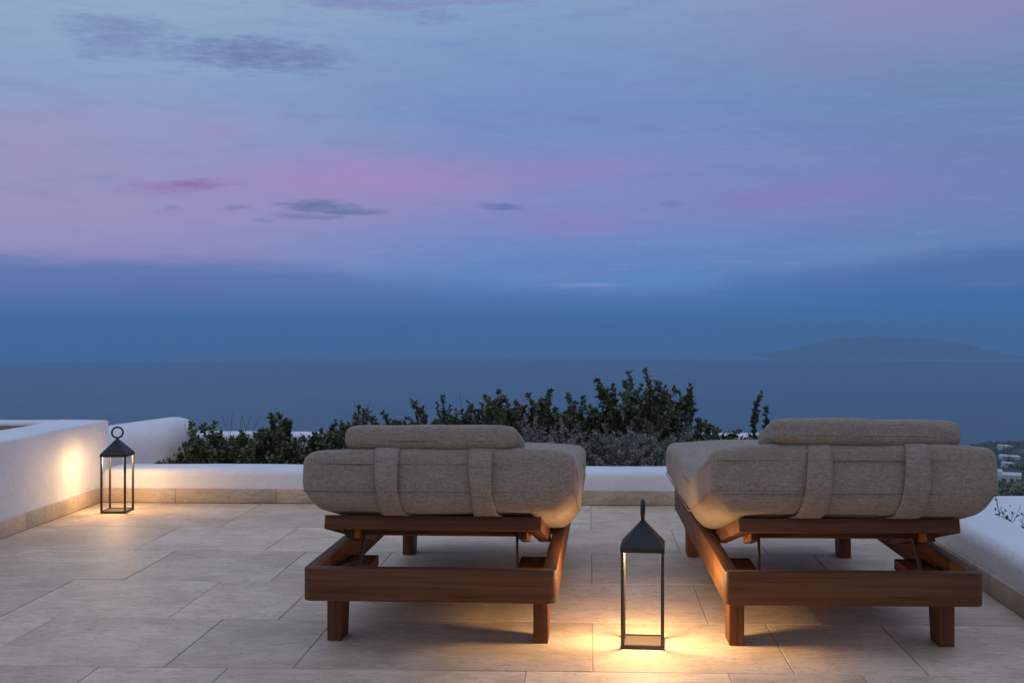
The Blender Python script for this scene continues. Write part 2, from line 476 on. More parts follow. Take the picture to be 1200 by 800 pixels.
def hillside():
    m, T, b = mat_new('dry_hillside')
    p = world_pos(T)
    a = T.noise(p, 0.05, 6, 0.65); d = T.noise(p, 0.35, 5, 0.65)
    col = T.mix(T.smooth(a, 0.38, 0.62), (0.085, 0.072, 0.055), (0.045, 0.055, 0.026))
    col = T.mix(T.smooth(d, 0.52, 0.68), col, (0.030, 0.036, 0.018))
    col = T.mix(T.smooth(T.noise(T.scale(p, (0.02, 0.02, 0.35)), 1.0, 5, 0.6), 0.58, 0.66), col, (0.17, 0.145, 0.115))
    T.put(b.inputs['Base Color'], col); b.inputs['Roughness'].default_value = 1.0
    bump(T, b, d, 0.8, 1.5)
    bm = bmesh.new()
    xs = [-420 + 10 * i for i in range(30)] + [-120 + 6 * i for i in range(20)] + [0 + 5 * i for i in range(60)] + [300 + 12 * i for i in range(26)]
    ys = [-80, -50, -30, -18, -10, -4, 0, 3, 6] + [7.2 + 4 * i for i in range(24)] + [104 + 7 * i for i in range(80)] + [670 + 16 * i for i in range(22)]
    rows = [[bm.verts.new((x, y, land_z(x, y))) for x in xs] for y in ys]
    for A, B in zip(rows, rows[1:]):
        for k in range(len(xs) - 1): bm.faces.new((A[k], A[k + 1], B[k + 1], B[k]))
    o = done(bm, 'hillside', m, smooth=True); tag(o, kind='structure')
hillside()

# ------------------------------------------------------------------ terrace
FLOOR_Y1 = 6.85
def terrace():
    bm = bmesh.new(); add_box(bm, -3.0, 1.64, -1.2, 7.14, -0.35, -0.0022)
    tf = done(bm, 'terrace_floor', M_grout); tag(tf, kind='structure')
    pat_a = [-1.333, -0.925, 0.012]; pat_b = [-1.537, -1.130, -0.195]
    rows = [6.83, 6.026, 5.400, 4.776, 4.158, 3.570]
    while rows[-1] > -1.0: rows.append(rows[-1] - 0.612)
    rnd = random.Random(4)
    g = 0.0019
    cache = {}
    for i in range(len(rows) - 1):
        y1, y0 = rows[i], rows[i + 1]
        pat = pat_a if i % 2 == 0 else pat_b
        js = sorted({round(p + 1.967 * k, 4) for p in pat for k in range(-3, 4)})
        js = [-2.935] + [j for j in js if -2.80 < j < 1.50] + [1.593]
        for x0, x1 in zip(js, js[1:]):
            w, d = x1 - x0 - 2 * g, y1 - y0 - 2 * g
            key = (round(w, 3), round(d, 3))
            if key not in cache:
                bm = bmesh.new(); add_box(bm, -w / 2, w / 2, -d / 2, d / 2, -0.02, 0.0, bev=0.0014, seg=1)
                me = bpy.data.meshes.new('floor_tile'); bm.to_mesh(me); bm.free(); me.materials.append(M_tile)
                cache[key] = me
            o = link('floor_tile', cache[key], tf)
            o.location = ((x0 + x1) / 2, (y0 + y1) / 2, rnd.uniform(-0.0006, 0.0006))
            o.rotation_euler = (rnd.uniform(-1, 1) * 0.0012, rnd.uniform(-1, 1) * 0.0012, 0)
terrace()

def wall_mesh(x0, x1, y0, y1, z0, z1, rad, seg=5, wob=0.006, step=0.16, top=None):
    """Plastered wall with hand-softened arrises and slightly uneven faces."""
    bm = bmesh.new(); add_box(bm, x0, x1, y0, y1, z0, z1)
    es = [e for e in bm.edges if not all(abs(v.co.z - z0) < 1e-6 for v in e.verts)]
    bmesh.ops.bevel(bm, geom=es, offset=rad, segments=seg, profile=0.5, affect='EDGES')
    for ax, a, b in ((0, x0, x1), (1, y0, y1), (2, z0, z1)):
        n = int((b - a) / step)
        for i in range(1, n):
            co = Vector((0, 0, 0)); co[ax] = a + (b - a) * i / n
            no = Vector((0, 0, 0)); no[ax] = 1
            bmesh.ops.bisect_plane(bm, geom=bm.verts[:] + bm.edges[:] + bm.faces[:], plane_co=co, plane_no=no)
    for v in bm.verts:
        if v.co.z > z0 + 0.02:
            q = v.co * 2.3
            v.co += Vector((noise.noise(q), noise.noise(q + Vector((7, 1, 3))), noise.noise(q + Vector((2, 9, 5))))) * wob
            if top: v.co.z = z0 + (v.co.z - z0) * top(v.co)
    return bm

def skirting(parent, n_axis, a0, a1, fixed, thick, z1=0.084, piece=0.61, off=0.2):
    """Row of stone skirting pieces along x (n_axis=1) or y (n_axis=0); each its own part."""
    cuts = [a0]
    p = a0 + off
    while p < a1 - 0.08:
        cuts.append(p); p += piece
    cuts.append(a1)
    for c0, c1 in zip(cuts, cuts[1:]):
        g = 0.0007
        if n_axis == 1: d = (c0 + g, c1 - g, fixed, fixed + thick, 0.001, z1)
        else: d = (min(fixed, fixed + thick), max(fixed, fixed + thick), c0 + g, c1 - g, 0.001, z1)
        box('skirting_stone', d, M_skirt, parent, bev=0.003, seg=2)

# back parapet
bm = wall_mesh(-2.952, 1.90, 6.852, 7.14, -0.30, 0.200, 0.045)
pb = done(bm, 'parapet_wall', M_plaster, smooth=True)
tag(pb, 'low white plastered parapet along the far edge of the terrace, shrubs behind it', 'wall')
skirting(pb, 1, -2.93, 1.585, 6.830, 0.026, off=0.45)
# right parapet
bm = wall_mesh(1.612, 1.90, -1.2, 6.848, -0.30, 0.200, 0.055)
pr = done(bm, 'parapet_wall', M_plaster, smooth=True)
tag(pr, 'low white rounded parapet along the right side of the terrace beside the lounger', 'wall')
skirting(pr, 0, -1.2, 6.826, 1.588, 0.028, off=0.33)
# left wall with sunken court behind it
bm = wall_mesh(-3.262, -2.957, -1.2, 7.00, -1.0, 0.482, 0.014, seg=3, wob=0.005)
lw = done(bm, 'side_wall', M_plaster, smooth=R(40))
tag(lw, 'waist high white plastered wall on the left lit by the far lantern', 'wall')
skirting(lw, 0, -1.2, 6.826, -2.932, -0.026, off=0.40)
bm = wall_mesh(-7.5, -3.266, 6.80, 7.00, -1.0, 0.480, 0.014, seg=3, wob=0.004)
cw = done(bm, 'court_wall', M_plaster, smooth=R(40))
tag(cw, 'white topped cross wall with tan cladding at the far left edge', 'wall')
bm = bmesh.new(); add_box(bm, -7.4, -3.268, 6.785, 6.803, -1.0, 0.462)
cl = done(bm, 'tan_cladding', M_clad, cw)
bm = bmesh.new(); add_box(bm, -7.5, -3.26, -1.2, 6.80, -1.1, -1.0)
tag(done(bm, 'court_floor', M_grout), kind='structure')
# sculpted rounded wall end beyond the corner
def rounded_wall():
    bm = bmesh.new()
    x0, x1, yc, hw = -4.9, at(219, 500, 8.0).x, 8.1, 0.29
    n, k = 34, 18
    rows = []
    for i in range(n + 1):
        x = x0 + (x1 - x0) * i / n
        d = max(0.0, 1 - (x1 - x) / 0.16)
        e = math.sqrt(max(0.0, 1 - d * d))
        top = 0.355 + (x + 3.36) * 0.135
        top -= 0.10 * (1 - math.sqrt(max(0.0, 1 - max(0.0, 1 - (x1 - x) / 0.20) ** 2)))
        w = hw * (0.35 + 0.65 * e) if d > 0 else hw
        row = [bm.verts.new((x, yc - w, -1.2))]
        for j in range(k + 1):
            a = math.pi * (1 - j / k)
            cx = math.copysign(abs(math.cos(a)) ** 0.75, math.cos(a)); sz = math.sin(a) ** 0.85 if math.sin(a) > 0 else 0
            q = Vector((x * 2, cx, 0.3))
            row.append(bm.verts.new((x, yc + w * cx + noise.noise(q) * 0.008, top - 0.20 + 0.20 * sz + noise.noise(q * 1.7) * 0.005)))
        row.append(bm.verts.new((x, yc + w, -1.2)))
        rows.append(row)
    for A, B in zip(rows, rows[1:]):
        for j in range(len(A) - 1): bm.faces.new((A[j], B[j], B[j + 1], A[j + 1]))
    bm.faces.new(rows[-1]); bm.faces.new(rows[0][::-1])
    bmesh.ops.recalc_face_normals(bm, faces=bm.faces)
    o = done(bm, 'rounded_wall', M_plaster, smooth=True)
    tag(o, 'thick white wall with a softly rounded rising top, behind the far left lantern', 'wall')
rounded_wall()
# lower garden wall beyond the planting, and low roof to the right
bm = wall_mesh(-6.5, 2.3, 11.0, 11.35, -2.8, 0.005, 0.04, step=0.5)
tag(done(bm, 'garden_wall', M_plaster, smooth=True), 'long low white garden wall seen behind the shrubs', 'wall')
bm = wall_mesh(2.62, 7.0, 4.6, 8.6, -2.6, -0.185, 0.05, step=0.6)
tag(done(bm, 'low_roof', M_plaster, smooth=True), 'flat white roof of the lower building beyond the right parapet', 'roof')
# planting beds
bm = bmesh.new()
N = 40
rows = [[bm.verts.new((-3.0 + 5.2 * i / N, 7.12 + 3.9 * j / 16, -0.06 - 0.10 * j / 16 + 0.05 * noise.noise(Vector((i * 0.5, j * 0.5, 2))))) for i in range(N + 1)] for j in range(17)]
for A, B in zip(rows, rows[1:]):
    for k in range(N): bm.faces.new((A[k], A[k + 1], B[k + 1], B[k]))
tag(done(bm, 'planting_bed', M_soil, smooth=True), kind='structure')
bm = bmesh.new()
rows = [[bm.verts.new((1.88 + 0.74 * i / 6, -1 + 8.1 * j / 30, -0.34 + 0.05 * noise.noise(Vector((i, j, 4))))) for i in range(7)] for j in range(31)]
for A, B in zip(rows, rows[1:]):
    for k in range(6): bm.faces.new((A[k], A[k + 1], B[k + 1], B[k]))
tag(done(bm, 'side_planting_bed', M_soil, smooth=True), kind='structure')

# ------------------------------------------------------------------ lounger
def rounded_box(w, l, h, r, nx, ny, nz):
    """Surface of a rounded box (w,l,h) centred on the origin, as a bmesh."""
    bm = bmesh.new(); idx = {}
    def ticks(L, n):
        inner = L / 2 - r
        t = [-L / 2 + r * (1 - math.cos(a * math.pi / 8)) for a in range(4)]
        t = t + [-inner + 2 * inner * i / n for i in range(n + 1)] + [-v for v in t[::-1]]
        return t
    X, Y, Z = ticks(w, nx), ticks(l, ny), ticks(h, nz)
    def vert(i, j, k):
        key = (i, j, k)
        if key in idx: return idx[key]
        p = Vector((X[i], Y[j], Z[k]))
        q = Vector((max(-w / 2 + r, min(w / 2 - r, p.x)), max(-l / 2 + r, min(l / 2 - r, p.y)), max(-h / 2 + r, min(h / 2 - r, p.z))))
        d = p - q
        if d.length > 1e-9: p = q + d.normalized() * r
        idx[key] = bm.verts.new(p); return idx[key]
    a, b, c = len(X) - 1, len(Y) - 1, len(Z) - 1
    for i in range(a):
        for j in range(b):
            bm.faces.new((vert(i, j, 0), vert(i, j + 1, 0), vert(i + 1, j + 1, 0), vert(i + 1, j, 0)))
            bm.faces.new((vert(i, j, c), vert(i + 1, j, c), vert(i + 1, j + 1, c), vert(i, j + 1, c)))
    for i in range(a):
        for k in range(c):
            bm.faces.new((vert(i, 0, k), vert(i + 1, 0, k), vert(i + 1, 0, k + 1), vert(i, 0, k + 1)))
            bm.faces.new((vert(i, b, k), vert(i, b, k + 1), vert(i + 1, b, k + 1), vert(i + 1, b, k)))
    for j in range(b):
        for k in range(c):
            bm.faces.new((vert(0, j, k), vert(0, j, k + 1), vert(0, j + 1, k + 1), vert(0, j + 1, k)))
            bm.faces.new((vert(a, j, k), vert(a, j + 1, k), vert(a, j + 1, k + 1), vert(a, j, k + 1)))
    return bm

HINGE_Y, BASE_Z, TILT = 0.75, 0.287, R(13.8)
def bend(p):
    """Lying-flat mattress coordinates -> with the head end propped up."""
    y, z = p.y, p.z - BASE_Z
    a, b = HINGE_Y + 0.09, HINGE_Y - 0.09
    if y >= a: return Vector((p.x, y, BASE_Z + z))
    cy, cz, th, s = a, 0.0, 0.0, a
    n = max(1, int((a - max(y, b)) / 0.006)); st = (a - max(y, b)) / n
    for _ in range(n):
        th = TILT * min(1.0, (a - s) / (a - b)); cy -= math.cos(th) * st; cz += math.sin(th) * st; s -= st
    th = TILT * min(1.0, (a - max(y, b)) / (a - b))
    if y < b:
        cy -= math.cos(TILT) * (b - y); cz += math.sin(TILT) * (b - y)
    return Vector((p.x, cy + math.sin(th) * z, BASE_Z + cz + math.cos(th) * z))

def lounger(loc, rz, label, fw, mw, mx, mh, pil, straps, seed):
    root = empty('sun_lounger', loc, rz, label, 'sun lounger', 'teak sun loungers side by side')
    h = fw / 2
    ZB, ZT, T_ = 0.178, 0.284, 0.045
    L = 1.93
    # ---- frame
    bm = bmesh.new(); add_box(bm, -h, h, 0, T_, ZB, ZT)
    es = [e for e in bm.edges if abs(e.verts[0].co.z - e.verts[1].co.z) > 0.05 and all(v.co.y < 0.01 for v in e.verts)]
    bmesh.ops.bevel(bm, geom=es, offset=0.028, segments=6, profile=0.5, affect='EDGES')
    es = [e for e in bm.edges if all(v.co.z > ZT - 1e-4 for v in e.verts) or all(v.co.z < ZB + 1e-4 for v in e.verts)]
    bmesh.ops.bevel(bm, geom=es, offset=0.004, segments=2, profile=0.5, affect='EDGES')
    done(bm, 'front_rail', W_X, root, R(30))
    bm = bmesh.new(); add_box(bm, -h, h, L - T_, L, ZB, ZT)
    es = [e for e in bm.edges if abs(e.verts[0].co.z - e.verts[1].co.z) > 0.05 and all(v.co.y > L - 0.01 for v in e.verts)]
    bmesh.ops.bevel(bm, geom=es, offset=0.028, segments=6, profile=0.5, affect='EDGES')
    done(bm, 'foot_rail', W_X, root, R(30))
    for s in (-1, 1):
        x0, x1 = sorted((s * h, s * (h - T_)))
        box('side_rail', (x0, x1, T_ + 0.0006, L - T_ - 0.0006, ZB, ZT), W_Y, root, bev=0.004)
    # legs: flat boards set lengthwise, tapering down
    for s in (-1, 1):
        for yy in (0.180, L - 0.30):
            bm = bmesh.new()
            x0, x1 = sorted((s * (h - 0.036), s * (h - 0.086)))
            vs = add_box(bm, x0, x1, yy, yy + 0.135, 0.0, ZB - 0.0006, bev=0.003, seg=2)
            for v in vs:
                k = 1 - v.co.z / ZB
                v.co.y = yy + (v.co.y - yy) * (1 - 0.22 * k)
            done(bm, 'leg', W_Z, root, R(30))
            box('leg_block', (min(s * (h - T_ - 0.001), s * (h - 0.095)), max(s * (h - T_ - 0.001), s * (h - 0.095)), yy + 0.01, yy + 0.13, ZB + 0.004, ZT - 0.045), W_Z, root, bev=0.002)
    # slats of the seat
    for i in range(9):
        y = HINGE_Y + 0.06 + i * 0.122
        box('seat_slat', (-h + T_ + 0.001, h - T_ - 0.001, y, y + 0.085, ZT - 0.030, ZT - 0.008), W_X, root, bev=0.002)
    # inner cleats that carry the prop
    for s in (-1, 1):
        x0, x1 = sorted((s * (h - T_ - 0.001), s * (h - 0.150)))
        box('ratchet_block', (x0, x1, 0.33, 0.50, ZB + 0.012, ZT - 0.055), W_Y, root, bev=0.003)
    # ---- raised backrest frame (built lying flat, turned about the hinge)
    Mx = Matrix.Translation((0, HINGE_Y, ZT - 0.004)) @ Matrix.Rotation(-TILT, 4, 'X') @ Matrix.Translation((0, -HINGE_Y, -(ZT - 0.004)))
    zt, zb = ZT - 0.004, ZT - 0.004 - 0.046
    hb = h - T_ - 0.008
    br = empty('backrest', (0, 0, 0)); br.parent = root
    def bpart(name, dims, m, bev=0.003):
        return box(name, dims, m, br, bev=bev, M=Mx)
    bpart('head_board', (-hb, hb, 0.060, 0.104, zb, zt), W_X)
    for s in (-1, 1):
        x0, x1 = sorted((s * hb, s * (hb - 0.045)))
        bpart('backrest_beam', (x0, x1, 0.105, HINGE_Y - 0.01, zb, zt), W_Y)
        x0, x1 = sorted((s * (hb - 0.052), s * (hb - 0.082)))
        bpart('prop_bracket', (x0, x1, 0.16, 0.34, zb - 0.022, zb + 0.018), W_Y)
    for i in range(5):
        y = 0.130 + i * 0.118
        bpart('back_slat', (-hb + 0.046, hb - 0.046, y, y + 0.088, zt - 0.024, zt - 0.004), W_X, 0.002)
    bpart('cross_bar', (-hb + 0.046, hb - 0.046, 0.25, 0.29, zb - 0.006, zt - 0.026), W_X)
    for s in (-1, 1):
        bm = bmesh.new()
        a = Mx @ Vector((s * (hb - 0.095), 0.27, zb + 0.012)); b = Vector((s * (hb - 0.085), 0.19, ZT - 0.070))
        d = (b - a).normalized(); w = Vector((1, 0, 0)); n_ = d.cross(w).normalized()
        vs = []
        for q in (a, b):
            for sx, sn in ((-1, -1), (1, -1), (1, 1), (-1, 1)):
                vs.append(bm.verts.new(q + w * sx * 0.004 + n_ * sn * 0.010))
        for f in ((0, 1, 2, 3), (7, 6, 5, 4), (0, 4, 5, 1), (1, 5, 6, 2), (2, 6, 7, 3), (3, 7, 4, 0)): bm.faces.new([vs[i] for i in f])
        bmesh.ops.recalc_face_normals(bm, faces=bm.faces)
        done(bm, 'prop_strut', M_steel, root)
    # ---- mattress
    y0, y1 = -0.038, 1.93
    rad = 0.040
    bm = rounded_box(mw, y1 - y0, mh, rad, 26, 46, 4)
    zc, yc = BASE_Z + mh / 2 + 0.003, (y0 + y1) / 2
    for v in bm.verts:
        p = v.co.copy()
        u = 1 - min(1.0, abs(p.x) / (mw / 2)) ** 2.6
        puff = 0.018 * u * (1 if p.z > 0 else -0.25)
        if p.z > 0.02: p.z += puff
        if p.z < -0.05 and p.y + yc > HINGE_Y + 0.05 and abs(p.x) > h - 0.02:
            p.z -= 0.012                                            # the overhanging edge sags a little
        q = Vector((p.x * 3.6 + seed, p.y * 3.6, p.z * 3.6))
        p += Vector((noise.noise(q), noise.noise(q + Vector((3, 8, 1))), noise.noise(q + Vector((9, 2, 6))))) * 0.0085
        q = Vector((p.x * 17 + seed, p.y * 17, p.z * 17))
        p += Vector((noise.noise(q), noise.noise(q + Vector((3, 8, 1))), noise.noise(q + Vector((9, 2, 6))))) * 0.0016
        t = min(1.0, max(0.0, (-p.z - (mh / 2 - 0.075)) / 0.075))
        p.x -= math.copysign(0.050 * t * min(1.0, abs(p.x) / (mw / 2)) ** 2, p.x)
        if p.y < 0: p.y += 0.028 * t * max(0.0, 1 - (p.y - (y0 - y1) / 2) / 0.2)
        low = min(1.0, max(0.0, (-p.z - 0.02) / 0.04))
        p.y -= 0.0045 * low * noise.noise(Vector((p.x * 19 + seed, 0.4, p.z * 6)))
        hg = math.exp(-((p.y + yc - HINGE_Y) / 0.16) ** 2)
        p.z += 0.006 * hg * noise.noise(Vector((p.x * 2.5, p.y * 26, seed)))
        p.x += 0.004 * math.copysign(1, p.x) * hg * noise.noise(Vector((seed, p.y * 24, p.z * 9)))
        v.co = bend(p + Vector((mx, yc, zc)))
    mt = done(bm, 'mattress', M_fabric, root, True)
    def loop(z, inset):
        pts = []; w2 = mw / 2 - inset; c = 0.042
        ya, yb = y0 + inset, y1 - inset
        def arc(cx, cy, a0):
            for i in range(6):
                t = a0 + math.pi / 2 * i / 5; pts.append(Vector((cx + c * math.cos(t), cy + c * math.sin(t), z)))
        def seg(p, q, n):
            for i in range(1, n): pts.append(p.lerp(q, i / n))
        arc(-w2 + c, ya + c, math.pi); p = pts[-1].copy(); q = Vector((w2 - c, ya, z)); seg(p, q, 20)
        arc(w2 - c, ya + c, 1.5 * math.pi); p = pts[-1].copy(); q = Vector((w2, yb - c, z)); seg(p, q, 40)
        arc(w2 - c, yb - c, 0); p = pts[-1].copy(); q = Vector((-w2 + c, yb, z)); seg(p, q, 20)
        arc(-w2 + c, yb - c, math.pi / 2); p = pts[-1].copy(); q = Vector((-w2, ya + c, z)); seg(p, q, 40)
        return [bend(p + Vector((mx, 0, 0))) for p in pts]
    bm = bmesh.new()
    add_tube(bm, loop(BASE_Z + 0.066, 0.0026), 0.0024, 5, True)
    add_tube(bm, loop(BASE_Z + 0.003 + mh - 0.040, 0.0008), 0.0024, 5, True)
    done(bm, 'piping', M_fabric, mt, True)
    # ---- head pillow, held by two straps that run round the mattress
    px, pw, ph, pd, prz = pil
    bm = rounded_box(pw, pd, ph, 0.031, 18, 8, 2)
    for v in bm.verts:
        p = v.co.copy()
        ex = min(1.0, abs(p.x) / (pw / 2)) ** 3; ey = min(1.0, abs(p.y) / (pd / 2)) ** 2
        p.z *= 1.0 + 0.07 * (1 - ex) * (1 - ey) - 0.14 * ex * ex
        q = Vector((p.x * 7 + seed * 3, p.y * 7, p.z * 7))
        p += Vector((noise.noise(q), noise.noise(q + Vector((3, 8, 1))), noise.noise(q + Vector((9, 2, 6))))) * 0.005
        cz, sz = math.cos(prz), math.sin(prz)
        p = Vector((p.x * cz - p.y * sz, p.x * sz + p.y * cz, p.z))
        v.co = bend(p + Vector((px, 0.095, BASE_Z + mh + ph / 2 + 0.011)))
    pl = done(bm, 'pillow', M_fabric, root, True)
    bm = bmesh.new()
    pts = []
    for i in range(48):
        t = 2 * math.pi * i / 48
        X = (pw / 2 - 0.002); Y = (pd / 2 - 0.0005)
        ct, st = math.cos(t), math.sin(t)
        p = Vector((math.copysign(abs(ct) ** 0.28, ct) * X, math.copysign(abs(st) ** 0.28, st) * Y, -0.012))
        cz, sz = math.cos(prz), math.sin(prz)
        p = Vector((p.x * cz - p.y * sz, p.x * sz + p.y * cz, p.z))
        pts.append(bend(p + Vector((px, 0.095, BASE_Z + mh + ph / 2 + 0.011))))
    add_tube(bm, pts, 0.003, 5, True)
    done(bm, 'piping', M_fabric, pl, True)
    for sx, drift in straps:
        zt_, zb_ = BASE_Z + 0.003 + mh, BASE_Z + 0.003
        path = [(0.13, zt_ + 0.019), (0.06, zt_ + 0.019), (0.025, zt_ + 0.018)]
        for i in range(7):
            t = math.pi / 2 * i / 6
            path.append((y0 + rad - math.sin(t) * (rad + 0.012), zt_ - rad + math.cos(t) * (rad + 0.017)))
        for i in range(1, 8): path.append((y0 - 0.012 - 0.006 * math.sin(math.pi * i / 8), zt_ - rad + (zb_ + rad - zt_ + rad) * i / 8))
        for i in range(7):
            t = math.pi / 2 * i / 6
            path.append((y0 + rad - math.cos(t) * (rad + 0.012), zb_ + rad - math.sin(t) * (rad + 0.009)))
        path += [(0.05, zb_ - 0.006), (0.10, zb_ - 0.004)]
        path = [(a + 0.028 * min(1.0, max(0.0, (zb_ + 0.075 - b) / 0.075)) * (1.0 if a < 0.02 else 0.6), b) for a, b in path]
        bm = bmesh.new(); rows = []
        n = len(path)
        for i, (py_, pz_) in enumerate(path):
            t = i / (n - 1); w = 0.0370 + 0.004 * math.sin(t * 5 + seed) + 0.009 * max(0.0, t - 0.65) / 0.35
            x = sx + drift * t ** 2.6
            wv = 0.002 * math.sin(t * 9 + sx * 7)
            rows.append([bm.verts.new(bend(Vector((x + w * k / 3, py_ - (0.0025 * (abs(k) == 3) * -1) + wv, pz_)))) for k in range(-3, 4)])
        for A, B in zip(rows, rows[1:]):
            for k in range(6): bm.faces.new((A[k], B[k], B[k + 1], A[k + 1]))
        bmesh.ops.recalc_face_normals(bm, faces=bm.faces)
        o = done(bm, 'strap', M_fabric, pl, True)
        sm = o.modifiers.new('thickness', 'SOLIDIFY'); sm.thickness = 0.006; sm.offset = 0
    return root

lounger((-0.516, 3.700, 0), R(-0.9), 'teak sun lounger left of the front lantern, beige mattress and centred head pillow', 0.824, 0.893, 0.026, 0.190,
        (0.000, 0.576, 0.084, 0.25, R(-1.5)), [(-0.143, 0.032), (0.164, 0.025)], 1.0)
lounger((0.846, 3.700, 0), R(0.6), 'teak sun lounger at the right beside the right parapet, beige mattress with skewed pillow', 0.820, 0.925, 0.008, 0.208,
        (0.048, 0.625, 0.090, 0.25, R(3.5)), [(-0.103, -0.050), (0.207, -0.050)], 5.0)

# ------------------------------------------------------------------ lanterns
LAMP_W = 17.0
def lantern(loc, rz, ring_rot, label, power):
    root = empty('lantern', loc, rz, label, 'lantern', 'dark metal floor lanterns')
    a, H1 = 0.0715, 0.318
    t = 0.0054
    for sx in (-1, 1):
        for sy in (-1, 1):
            cx, cy = sx * (a - t), sy * (a - t)
            box('post', (cx - t, cx + t, cy - t, cy + t, 0.0125, H1), M_post, root, bev=0.0008, seg=1)
    bm = bmesh.new()
    for d in ((-a, a, -a, -a + 2 * t), (-a, a, a - 2 * t, a), (-a, -a + 2 * t, -a + 2 * t + .0004, a - 2 * t - .0004), (a - 2 * t, a, -a + 2 * t + .0004, a - 2 * t - .0004)):
        add_box(bm, *d, 0.002, 0.012)
    done(bm, 'base_frame', M_metal, root)
    bm = bmesh.new(); add_box(bm, -a + 2 * t + .0004, a - 2 * t - .0004, -a + 2 * t + .0004, a - 2 * t - .0004, 0.004, 0.0095)
    done(bm, 'base_plate', M_bronze, root)
    # pyramid roof: sheet metal hood, open below
    bm = bmesh.new(); e = a + 0.002
    r0 = [bm.verts.new((sx * e, sy * e, H1 + 0.0005)) for sx, sy in ((-1, -1), (1, -1), (1, 1), (-1, 1))]
    r1 = [bm.verts.new((v.co.x, v.co.y, H1 + 0.016)) for v in r0]
    r2 = [bm.verts.new((math.copysign(0.005, v.co.x), math.copysign(0.005, v.co.y), H1 + 0.098)) for v in r0]
    for A, B in ((r0, r1), (r1, r2)):
        for k in range(4): bm.faces.new((A[k], A[(k + 1) % 4], B[(k + 1) % 4], B[k]))
    bm.faces.new(r2)
    i0 = [bm.verts.new((v.co.x * 0.965, v.co.y * 0.965, H1 + 0.0005)) for v in r0]
    i1 = [bm.verts.new((v.co.x, v.co.y, H1 + 0.013)) for v in i0]
    for k in range(4):
        bm.faces.new((r0[(k + 1) % 4], r0[k], i0[k], i0[(k + 1) % 4]))
        bm.faces.new((i0[(k + 1) % 4], i0[k], i1[k], i1[(k + 1) % 4]))
    bm.faces.new(i1[::-1])
    bmesh.ops.recalc_face_normals(bm, faces=bm.faces)
    done(bm, 'roof', M_metal, root)
    bm = bmesh.new(); zc = H1 + 0.098 + 0.006 + 0.030
    add_tube(bm, [(0.0, 0.0, H1 + 0.094), (0, 0, H1 + 0.106)], 0.0060, 8)
    add_tube(bm, [(0.030 * math.cos(i * math.pi / 16) * math.cos(ring_rot), 0.030 * math.cos(i * math.pi / 16) * math.sin(ring_rot), zc + 0.030 * math.sin(i * math.pi / 16)) for i in range(32)], 0.0054, 8, True)
    done(bm, 'ring_handle', M_metal, root, R(50))
    # led disc set up under the roof
    m = bpy.data.materials.get('led_glow')
    if not m:
        m, T, b = mat_new('led_glow')
        b.inputs['Base Color'].default_value = (0.8, 0.6, 0.35, 1)
        b.inputs['Emission Color'].default_value = (1.0, 0.62, 0.27, 1); b.inputs['Emission Strength'].default_value = 20
    bm = bmesh.new()
    bmesh.ops.create_circle(bm, cap_ends=True, radius=0.030, segments=24, matrix=Matrix.Translation((0, 0, H1 + 0.0095)) @ Matrix.Rotation(math.pi, 4, 'X'))
    done(bm, 'led_disc', m, root)
    ld = bpy.data.lights.new('lantern_light', 'POINT'); ld.shadow_soft_size = 0.050
    ld.energy = power; ld.color = (1.0, 0.63, 0.30)
    lo = bpy.data.objects.new('lantern_light', ld); C.objects.link(lo); lo.parent = root
    lo.location = (0, 0, H1 - 0.016)
    return root
lantern((0.182, 3.893, 0), R(-4), R(86), 'dark metal lantern on the floor between the two loungers, lit from its roof', LAMP_W)
lantern((-2.697, 6.50, 0), R(3), R(18), 'dark metal lantern in the far left corner by the white wall, lit', LAMP_W * 0.43)

